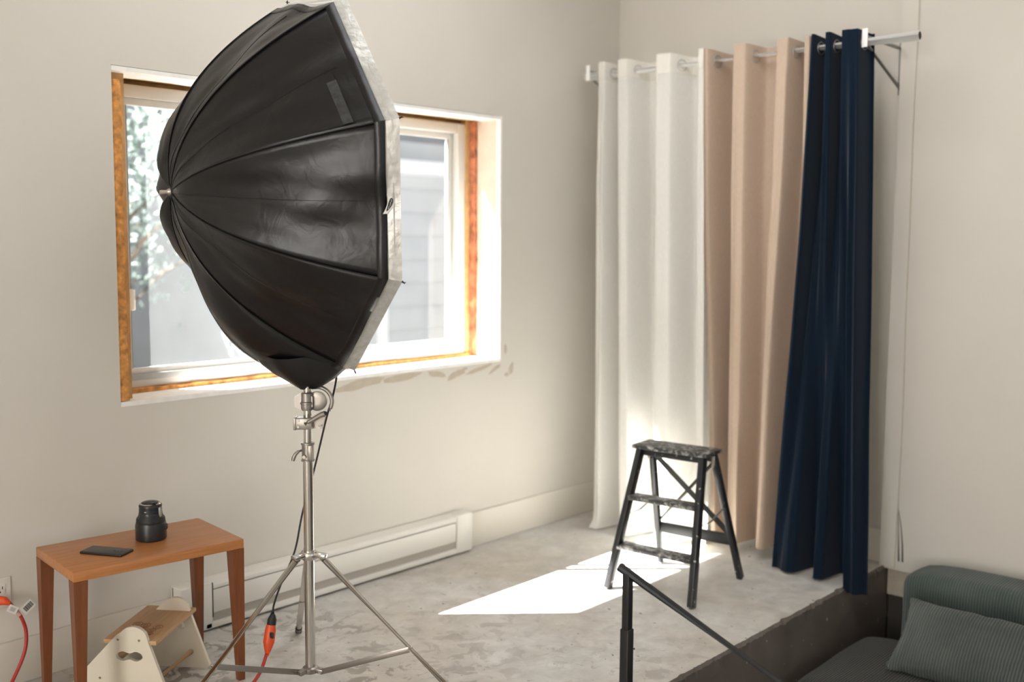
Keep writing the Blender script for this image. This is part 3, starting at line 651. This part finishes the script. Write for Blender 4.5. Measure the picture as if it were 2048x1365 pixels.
lo = lt('lower_collar', [(.0176, .078), (.025, .078), (.027, .084), (.027, .096), (.022, .100), (.0176, .101)], 'dchrome', ls, 28)
for k in range(3):
    a = th0 + k*2*PI/3; e = Vector((math.cos(a), math.sin(a), 0)); sd_ = Vector((-math.sin(a), math.cos(a), 0))
    topp = e*.050 + Vector((0, 0, .494)); ft = e*FR + Vector((0, 0, .010))
    br('leg_bracket', e*.022+Vector((0, 0, .503)), e*.066+Vector((0, 0, .500)), .030, .016, 'chrome', hub, sd_, .004)
    tb('bracket_pin', [e*.052+Vector((0, 0, .494))-sd_*.018, e*.052+Vector((0, 0, .494))+sd_*.018], .004, 'dchrome', hub, 10)
    lg = tb('leg', [topp, ft], .0110, 'chrome', ls, 18)
    tb('rubber_foot', [ft - (ft-topp).normalized()*.03, ft + (ft-topp).normalized()*.006], .0135, 'rubber', lg, 14)
    br('brace_bracket', e*.018+Vector((0, 0, .090)), e*.050+Vector((0, 0, .086)), .026, .016, 'dchrome', lo, sd_, .003)
    jp = topp.lerp(ft, .60)
    bc = br('leg_brace', e*.040+Vector((0, 0, .086))-sd_*.010, jp - sd_*.012, .003, .020, 'dchrome', ls, sd_, .001)
    tb('rivet', [jp - sd_*.017, jp + sd_*.012], .0045, 'chrome', bc, 10)
    tb('rivet', [e*.042+Vector((0, 0, .086))-sd_*.015, e*.042+Vector((0, 0, .086))], .0055, 'chrome', bc, 10)

# ------------------------------------------------------------------ umbrella softbox
n_ = Vector((.963, -.258, .075)).normalized(); e1 = n_.cross(Vector((0, 0, 1))).normalized(); e2 = e1.cross(n_)
Cu = Vector((2.234, -.828, 1.776)); UR, UD, UP = .648, .500, 2.2
um = empty('umbrella_softbox'); mu = Matrix((e2, e1, n_)).transposed().to_4x4(); mu.translation = Cu; um.matrix_world = mu
tag(um, 'large black octagonal umbrella softbox with silver rim on the stand', 'softbox')
ANG = [R(a) for a in (60.0, 15.0, -28.5, -75.0, -121.0, -166.0, 149.0, 104.5)]
def rib(a, s, off=0.):
    r = UR*s; z = -UD*(1-s**UP); nr = Vector((UP*UD*s**(UP-1)/UR, -1)).normalized()    # outward normal (radial, axial)
    r += nr.x*off; z += nr.y*off
    return Vector((math.sin(a)*r, math.cos(a)*r, z))
S1 = .965
def gore_pt(i, s, t, off=0.):
    a, b = ANG[i], ANG[(i+1) % 8]
    if b > a: b -= 2*PI
    p = rib(a, s).lerp(rib(b, s), t); am = a+(b-a)*t
    nr = Vector((math.sin(am)*1.67*s, math.cos(am)*1.67*s, -1)).normalized()
    w = math.sin(PI*t)
    d = (.030 if i in (4, 5, 6) else -.020)*w*math.sin(PI*min(1, s*1.02))                                   # taut cloth dips between the ribs
    d += .010*w*math.exp(-((s-.16)/.10)**2)
    # drag folds fanning from the rim corners
    q = s*1.0; d += .0105*w*math.sin(8*t+11*q+i*1.9)*max(0, s-.30)*1.5 + .0035*w*math.sin(22*t-9*q+i*2.7)*s
    d += .004*N3(s*6+i*3.1, t*5, i*1.7)*w
    if i == 3: d += .135*w*math.exp(-((s-.80)/.34)**2)                        # bottom panel sags over the stand
    if i in (2, 4): d += .018*w*s
    return p + nr*(d+off)
NS, NT = 36, 18
for i in range(8):
    vs, fs = [], []
    for j in range(NS+1):
        for k in range(NT+1): vs.append(gore_pt(i, .012+(S1-.012)*j/NS, k/NT))
    for j in range(NS):
        for k in range(NT): q = j*(NT+1)+k; fs.append((q, q+1, q+NT+2, q+NT+1))
    g = raw('canopy_panel', vs, fs, 'satin', um, True)
    g.modifiers.new('cloth', 'SOLIDIFY').thickness = .001
    # seam along the middle of the panel
    tb('seam', [gore_pt(i, .05+.86*j/24, .5, .0008) for j in range(25)], .0007, 'satin', g, 5)
    # black hem band at the edge
    vs, fs = [], []
    for j, (s, o_) in enumerate(((S1-.022, .0005), (S1-.020, .0035), (S1+.004, .0035), (S1+.004, -.002))):
        for k in range(13): vs.append(gore_pt(i, min(s, .999), k/12, o_))
    for j in range(3):
        for k in range(12): q = j*13+k; fs.append((q, q+1, q+14, q+13))
    raw('hem', vs, fs, 'satin', g, True)
    # silver lip between hem and rim
    vs, fs = [], []
    for j in range(6):
        s = S1-.01+(1.0-S1+.01)*j/5
        for k in range(13):
            p = gore_pt(i, s, k/12, -.003+.006*N3(k*1.1+i*9, j*.9)); base = rib(ANG[i], s).lerp(rib(ANG[(i+1) % 8], s), k/12)
            vs.append(p.lerp(base, j/5) + Vector((0, 0, .004*j/5)))
    for j in range(5):
        for k in range(12): q = j*13+k; fs.append((q, q+1, q+14, q+13))
    part(raw('silver_lip', vs, fs, 'silver', um, True), 'crumpled silver fabric rim')
    # silver lining
    vs, fs = [], []
    for j in range(13):
        for k in range(9): vs.append(gore_pt(i, .03+.92*j/12, k/8, -.006))
    for j in range(12):
        for k in range(8): q = j*9+k; fs.append((q, q+1, q+10, q+9))
    raw('silver_lining', vs, fs, 'silver', um, True)
    # rib, piping over it, and the pin at its end
    a = ANG[i]
    tb('rib', [rib(a, .02+.98*j/24, -.006) for j in range(25)], .0028, 'dchrome', um, 6)
    tb('rib_piping', [rib(a, .02+(S1-.02)*j/30, .0015) for j in range(31)], .0022, 'satin', um, 6)
    tip = rib(a, 1.0) + Vector((0, 0, .004)); dr = Vector((math.sin(a), math.cos(a), .25)).normalized()
    pin = tb('rib_pin', [tip - dr*.012, tip + dr*.004, tip + dr*.012], [.0035, .0030, .0018], 'rubber', um, 8)
    tb('pin_bar', [tip + dr*.006 + Vector((0, 0, -.006)), tip + dr*.006 + Vector((0, 0, .008))], .0013, 'rubber', pin, 6)
# front diffuser stretched over the rim
vs = [Vector((0, 0, -.004))] + [rib(a, .985) + Vector((0, 0, .002)) for a in ANG]
raw('front_diffuser', vs, [(0, 1+k, 1+(k+1) % 8) for k in range(8)], 'diff', um)
# loose black flap on the upper near panel
vs, fs = [], []
for j in range(9):
    for k in range(7):
        s = .70+.195*j/8; t = .52+.455*k/6; vs.append(gore_pt(0, s, t, .0035+.004*(j/8)**2+.002*N3(j*.8, k*.9)))
for j in range(8):
    for k in range(6): q = j*7+k; fs.append((q, q+1, q+8, q+7))
fl_ = raw('access_flap', vs, fs, 'satin', um, True)
vs = []
for k in range(9):
    t = .60+.37*k/8; vs += [gore_pt(0, .870, t, .009), gore_pt(0, .897, t, .011)]
raw('velcro_strip', vs, [(2*k, 2*k+1, 2*k+3, 2*k+2) for k in range(8)], simple('worn_velcro', (.028, .028, .029), .6, var=.5, scale=60), fl_, True)
# ferrule on the apex
lt('ferrule', [(0, -.004), (.013, -.004), (.0125, .004), (.0085, .010), (.0070, .013), (.0070, .030), (.0062, .034), (0, .035)], 'chrome', um, 20, base=(0, 0, -UD), axis=(0, 0, -1))
lt('apex_cap', [(.022, -.006), (.019, .001), (.010, .004), (0, .005)], 'rubber', um, 20, base=(0, 0, -UD), axis=(0, 0, -1))
tb('shaft', [(0, 0, -UD), (0, 0, -.05)], .0055, 'chrome', um, 12)
# sleeve of black cloth closing around the stand
inv = mu.inverted(); vs, fs = [], []
rings = ((1.20, .175, .100), (1.165, .148, .090), (1.132, .108, .074), (1.106, .066, .052), (1.090, .038, .036), (1.087, .020, .020))
for z, rx_, ry_ in rings:
    for k in range(28):
        a = 2*PI*k/28; w = 1+.05*math.sin(5*a+z*20); x, y = rx_*w*math.cos(a), ry_*w*math.sin(a)
        v = Vector((SX, SY, z + .006*math.sin(4*a))) + Vector((math.cos(sang)*x-math.sin(sang)*y, math.sin(sang)*x+math.cos(sang)*y, 0))
        
        vs.append(inv @ v)
for j in range(len(rings)-1):
    for k in range(28): q = j*28; fs.append((q+k, q+(k+1) % 28, q+28+(k+1) % 28, q+28+k))
part(raw('stand_sleeve', vs, fs, 'satin', um, True), 'black cloth gathered around the stand')
# sewn brand tag on the hem: white cloth, dark oval print
tg = empty('tmp'); bpy.data.objects.remove(tg)
def tagpt(u, v, off=0.):   # u across (0 hem .. 1 free edge), v down
    a = gore_pt(1, S1+.002, .47+.11*v, .006); sw = .022*(1-.55*v)
    curl = .010*math.sin(PI*v)*(.4+u) - .012*v*v
    return a + Vector((0, .004*u+curl*.5, sw*u*1.25 - .014*v*v + .004)) + Vector((0, off, 0))
vs, fs = [], []
for j in range(11):
    for k in range(5): vs.append(tagpt(k/4, j/10, .004))
for j in range(10):
    for k in range(4): q = j*5+k; fs.append((q, q+1, q+6, q+5))
tg = part(raw('brand_tag', vs, fs, 'paper', um, True), 'white cloth tag with a dark oval print')
def oval(rr, off):
    return [tagpt(.40+.30*rr*math.cos(2*PI*k/20), .48+.38*rr*math.sin(2*PI*k/20), off) for k in range(20)]
raw('oval_print', oval(1, .0052), [tuple(range(20))], 'ink', tg)
vs, fs = [], []
for k in range(7):
    v0 = .20+.08*k; i = len(vs); x = .04*math.sin(k*2.1)
    vs += [tagpt(.34+x, v0, .006), tagpt(.46+x, v0+.01, .006), tagpt(.44+x, v0+.045, .006), tagpt(.34+x, v0+.035, .006)]; fs.append((i, i+1, i+2, i+3))
raw('lettering', vs, fs, 'paper', tg)

# power cable of the light
lc = empty('light_cable', (2.17, -.60, 0)); tag(lc, 'thin black power cable hanging behind the chrome stand', 'cable')
tb('cable', [(x-2.17, y+.60, z) for x, y, z in catmull([(2.285, -.85, 1.30), (2.305, -.83, 1.16), (2.313, -.80, 1.06), (2.315, -.75, .95), (2.300, -.70, .77), (2.265, -.67, .60), (2.235, -.66, .459), (2.195, -.63, .34), (2.180, -.605, .26), (2.176, -.602, .215)], 10)], .0036, 'rubber', lc, 8)
tb('cable_plug', [(x-2.17, y+.60, z) for x, y, z in ((2.177, -.602, .232), (2.176, -.602, .222), (2.174, -.601, .205), (2.171, -.600, .184))], [.0065, .010, .0165, .0165], 'rubber', lc, 12)

# ------------------------------------------------------------------ step ladder
wv = Vector((.10, -.995, 0)).normalized(); ladn = empty('step_ladder', (4.04, -1.115, 0), math.atan2(wv.y, wv.x))
tag(ladn, 'small black paint-spattered wooden step ladder on the sunlit floor', 'ladder')
# local x: picture right; local y: away towards the curtains
ZT = .652
def leg(sx, front):
    y0, y1 = ((-.245, -.058) if front else (.262, .048)); x0, x1 = .212, .158
    bm = bmesh.new(); bar(bm, (sx*x0, y0, .004), (sx*x1, y1, ZT-.02), .026, .046 if front else .032, Vector((1, 0, 0)), .003)
    o = obj('front_leg' if front else 'rear_leg', bm, 'spots', ladn, True, 40); return o
for sx in (-1, 1): leg(sx, True); leg(sx, False)
bx('top_step', (-.190, -.090, ZT-.018), (.190, .078, ZT), 'worn', ladn, .004)
bx('top_apron', (-.165, -.062, ZT-.050), (.165, -.044, ZT-.018), 'spots', ladn, .002)
for z in (.205, .425):
    f_ = z/ZT; yy = -.245+(.187)*f_; xx = .212-.054*f_-.008
    bx('step', (-xx, yy-.032, z-.020), (xx, yy+.050, z), 'worn', ladn, .003)
f_ = .20/ZT; yb = .262-.214*f_
br('rear_rail', (-.195, yb, .200), (.195, yb, .200), .052, .014, 'black', ladn, Vector((0, 0, 1)), .002)
br('rear_rail', (-.160, .052, ZT-.040), (.160, .052, ZT-.040), .040, .014, 'black', ladn, Vector((0, 0, 1)), .002)
def bp(sx, z): f_ = z/ZT; return Vector((sx*(.212-.054*f_), .262-.214*f_, z))
for s_ in (-1, 1): br('cross_brace', bp(s_, .60)+Vector((0, .006*s_, 0)), bp(-s_, .225)+Vector((0, .006*s_, 0)), .024, .008, 'black', ladn, Vector((1, 0, 1)))
for s_ in (-1, 1):
    p = Vector((s_*.182, -.16, .33)); q = bp(s_, .37)
    m = p.lerp(q, .5)+Vector((0, 0, -.02)); hb = tb('spreader_bar', [p, m, q], .0042, 'grey', ladn, 8)
    bx('hinge_plate', (s_*.158-.014*(s_ < 0), .030, ZT-.085), (s_*.158+.014*(s_ > 0), .055, ZT-.03), 'cast', ladn, .002)

# ------------------------------------------------------------------ handrail
hr = empty('handrail', (2.452, -1.99, -.20)); tag(hr, 'black steel handrail slanting down at the front edge', 'handrail')
hl = lambda x, y, z: (x-2.452, y+1.99, z+.20)
A_ = Vector((2.455, -1.958, .635)); B_ = Vector((2.439, -2.491, .447)); D_ = B_-A_
tb('rail', [hl(*A_), hl(*(A_+D_*1.9))], .0135, 'rail', hr, 24)
bx('post_tube', hl(2.440, -2.001, .36), hl(2.464, -1.977, .626), 'rail', hr, .003)
bx('post_sleeve', hl(2.437, -2.004, -.195), hl(2.467, -1.974, .457), 'rail', hr, .003)
bx('base_plate', hl(2.40, -2.04, -.20), hl(2.50, -1.94, -.192), 'rail', hr, .003)
tb('set_screw', [hl(2.464, -1.995, .395), hl(2.473, -2.003, .393)], .0035, 'rail', hr, 8)
tb('lower_post', [hl(*(A_+D_*1.7)), hl(*(Vector((A_.x+D_.x*1.7, A_.y+D_.y*1.7, LOW))))], .0125, 'rail', hr, 16)

# ------------------------------------------------------------------ curtain rod with brackets
RODX, RODZ = 4.65, 2.487
rd = empty('curtain_rod', (RODX, -.07, RODZ)); tag(rd, 'white metal curtain rod on grey wall brackets', 'curtain rod')
tb('rod', [(0, .0, 0), (0, -1.842, .004)], .0225, 'white', rd, 24)
part(tb('rod_end', [(0, -1.841, .004), (0, -1.8425, .004)], .0175, 'dark', rd, 24), 'open dark end of the rod')
for y, full in ((-1.674+.07, True), (-.10+.07, False)):
    bx('bracket_arm', (-.012, y-.012, .022), (X_B-RODX, y+.012, .030), 'grey', rd, .001)
    bx('bracket_hook', (-.026, y-.013, -.022), (-.020, y+.013, .060), 'white', rd, .001)
    bx('wall_plate', (X_B-RODX-.004, y-.013, -.19), (X_B-RODX, y+.013, .06), 'grey', rd)
    br('bracket_strut', (.01, y, -.01), (X_B-RODX-.002, y, -.165), .014, .006, 'grey', rd, Vector((0, 1, 0)))
    for z in (-.175, .01): tb('bracket_screw', [(X_B-RODX-.004, y, z), (X_B-RODX-.009, y, z)], .005, 'dchrome', rd, 10)

# ------------------------------------------------------------------ curtains: cloth woven over and under the rod
def interp(ctrl, t):
    """ctrl: list of (y, side); t runs over the list with cosine easing -> y, side"""
    n = len(ctrl)-1; f_ = min(max(t*n, 0), n-1e-6); i = int(f_); q = f_-i; e = (1-math.cos(PI*min(1, max(0, (q-.5)*2.1+.5))))/2
    return ctrl[i][0]+(ctrl[i+1][0]-ctrl[i][0])*q, ctrl[i][1]+(ctrl[i+1][1]-ctrl[i][1])*e
def curtain(name, label, mat, top, bot, ztop, zbot, a0, a1, seed, xb=0., puddle=0., band=None, hem=.0, mid=None):
    t = empty(name, (RODX, top[0][0], 0)); tag(t, label, 'curtain', 'curtains on the white rod'); y00 = top[0][0]
    NU, NV = 28*(len(top)-1), 70
    def P(u, v):
        y1, s1 = interp(top, u); y2, s2 = interp(bot, u); e = v**1.15
        y = y1+(y2-y1)*e; s = s1+(s2-s1)*e; amp = a0+(a1-a0)*min(1, v*1.3)
        x = -s*amp + xb*e
        x += (.012*N3(u*9+seed, v*2.2, seed)+.006*N3(u*22+seed, v*5))*min(1, v*4)
        nf = 1.15*(len(top)-1); x += (.011*math.sin(2*PI*nf*u+seed+1.2*v)*(.5+.5*math.sin(5.3*u+seed)))*min(1, .25+v*3)*min(1, v*12)
        y += .010*N3(u*6+seed*2, v*2.4, 4.)*min(1, v*3)
        zb = zbot(u) if callable(zbot) else zbot
        z = ztop+(zb-ztop)*v + .006*s*(1-v)**8
        if puddle and v > .965: q = (v-.965)/.035; z = zb+.004+(ztop-zb)*.035*(1-q)*.55; x -= puddle*q*(.6+.5*N3(u*7, seed))
        return Vector((x, y-y00, z))
    vs, fs = [], []
    for j in range(NV+1):
        for k in range(NU+1): vs.append(P(k/NU, j/NV))
    for j in range(NV):
        for k in range(NU): q = j*(NU+1)+k; fs.append((q, q+1, q+NU+2, q+NU+1))
    raw('cloth', vs, fs, mat, t, True)
    if band:
        vs, fs = [], []
        for j in range(5):
            for k in range(NU+1): p = P(k/NU, j*.0096); vs.append(p+Vector((-.0022, 0, .0005*(j == 0))))
        for j in range(4):
            for k in range(NU): q = j*(NU+1)+k; fs.append((q, q+1, q+NU+2, q+NU+1))
        raw('header_band', vs, fs, band, t, True)
    # grommets where the cloth crosses the rod
    for i in range(len(top)-1):
        if top[i][1]*top[i+1][1] < 0:
            y = (top[i][0]+top[i+1][0])/2 - y00; dirn = Vector((top[i+1][1]-top[i][1])*Vector((-.04, 0, 0))); tangent = Vector((-(top[i+1][1]-top[i][1])*a0, (top[i+1][0]-top[i][0])*.30, 0)).normalized()
            bm = bmesh.new(); torus(bm, (0, y, RODZ), Vector((-tangent.y, tangent.x, 0)), (.0285), .0030, 24, 8); obj('grommet', bm, 'alu' if mat != 'navy' else 'cast', t, True)
    return t
F, B = 1., -1.
curtain('white_curtain', 'off-white sheer curtain at the wall corner, leftmost of three', 'sheer',
        [(-.185, .6), (-.225, F), (-.295, B), (-.352, F), (-.486, B), (-.62, F), (-.764, B), (-.862, F)],
        [(-.215, .2), (-.27, F), (-.37, B), (-.46, F), (-.58, B), (-.70, F), (-.84, B), (-.965, F)], 2.54, .004, .066, .090, 1.3, xb=-.02, puddle=.06, band='sheerband')
curtain('beige_curtain', 'beige linen curtain hanging between the white and navy curtains', 'beige',
        [(-.842, .9), (-.965, -1.7), (-1.058, F), (-1.18, B), (-1.30, F), (-1.365, B), (-1.405, .7), (-1.445, B)],
        [(-.93, .6), (-.995, -1.7), (-1.065, F), (-1.15, -.7), (-1.21, F), (-1.30, B), (-1.40, -.2), (-1.46, B)], 2.54, .062, .066, .075, 5.1, xb=.065)
curtain('navy_curtain', 'dark navy curtain, rightmost on the white rod', 'navy',
        [(-1.435, F), (-1.475, B), (-1.515, F), (-1.55, B), (-1.595, F), (-1.64, .9), (-1.685, -.9)],
        [(-1.335, .7), (-1.43, F), (-1.52, B), (-1.575, F), (-1.66, B), (-1.74, .9), (-1.812, .6)], 2.54, lambda u: .012-.036*min(1, max(0, (u-.76)/.06)), .062, .080, 8.7, xb=-.035)

# ------------------------------------------------------------------ green corduroy sofa on the lower floor
sf = empty('sofa', (4.45, -2.75, LOW)); tag(sf, 'dark green corduroy sofa along the right wall on the lower floor', 'sofa')
def soft(name, a, b, mat, parent, bev, amp=.006, seg=5, cuts=9):
    bm = bmesh.new(); box(bm, a, b)
    bmesh.ops.subdivide_edges(bm, edges=bm.edges[:], cuts=cuts, use_grid_fill=True)
    c = (Vector(a)+Vector(b))/2; h = Vector([abs(y-x)/2 for x, y in zip(a, b)])
    for v in bm.verts:
        d = v.co-c; q = Vector([max(-(h[i]-bev), min(h[i]-bev, d[i])) for i in range(3)]); o = d-q
        if o.length > 1e-6: v.co = c+q+o.normalized()*bev
        else: pass
        v.co += Vector((N3(v.co.x*5, v.co.y*5, v.co.z*5), N3(v.co.x*5+9, v.co.y*5, v.co.z*5), N3(v.co.x*5, v.co.y*5+9, v.co.z*5)))*amp
    o = obj(name, bm, mat, parent, True); s = o.modifiers.new('smooth', 'SUBSURF'); s.levels = s.render_levels = 1; return o
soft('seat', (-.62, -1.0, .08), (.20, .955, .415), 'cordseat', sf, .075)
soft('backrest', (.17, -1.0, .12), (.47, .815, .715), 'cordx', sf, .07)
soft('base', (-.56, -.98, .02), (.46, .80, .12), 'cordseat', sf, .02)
for x in (-.5, .40):
    for y in (-.9, .72): bx('foot', (x-.03, y-.03, 0), (x+.03, y+.03, .04), 'rubber', sf)
# loose back cushion
cu = empty('sofa_cushion', (4.185, -2.47, LOW+.425), 0); tag(cu, 'loose green corduroy cushion leaning on the sofa back', 'cushion')
cu.rotation_euler = (R(0), R(48), 0)
def pillow(name, w, h, th, mat, parent):
    NU, NV = 30, 24; vs, fs = [], []
    for side in (1, -1):
        for j in range(NV+1):
            for k in range(NU+1):
                u, v = -1+2*k/NU, -1+2*j/NV; e = max(0, (1-abs(u)**2.6))**.5*max(0, (1-abs(v)**2.6))**.5
                pin = 1-.05*(1-abs(v)**2)*abs(u)**3; pin2 = 1-.06*(1-abs(u)**2)*abs(v)**3
                x = -side*th*e + .010*N3(u*3+side, v*3)*e - .004*N3(u*9, v*7, side)
                vs.append(Vector((x, u*w*pin, h + v*h*pin2 + .008*N3(u*7, v*2, 3)*abs(v))))
        off = 0 if side == 1 else (NU+1)*(NV+1)
        for j in range(NV):
            for k in range(NU): q = off+j*(NU+1)+k; fs.append((q, q+1, q+NU+2, q+NU+1))
    bm = bmesh.new(); me = bpy.data.meshes.new('t'); me.from_pydata([tuple(v) for v in vs], [], fs); bm.from_mesh(me); bpy.data.meshes.remove(me)
    bmesh.ops.remove_doubles(bm, verts=bm.verts[:], dist=.0008)
    return obj(name, bm, mat, parent, True)
pc = pillow('cushion_cover', .41, .175, .075, corduroy('cushion_corduroy', (.06, .077, .066), (.09, .108, .095), 'Y'), cu)
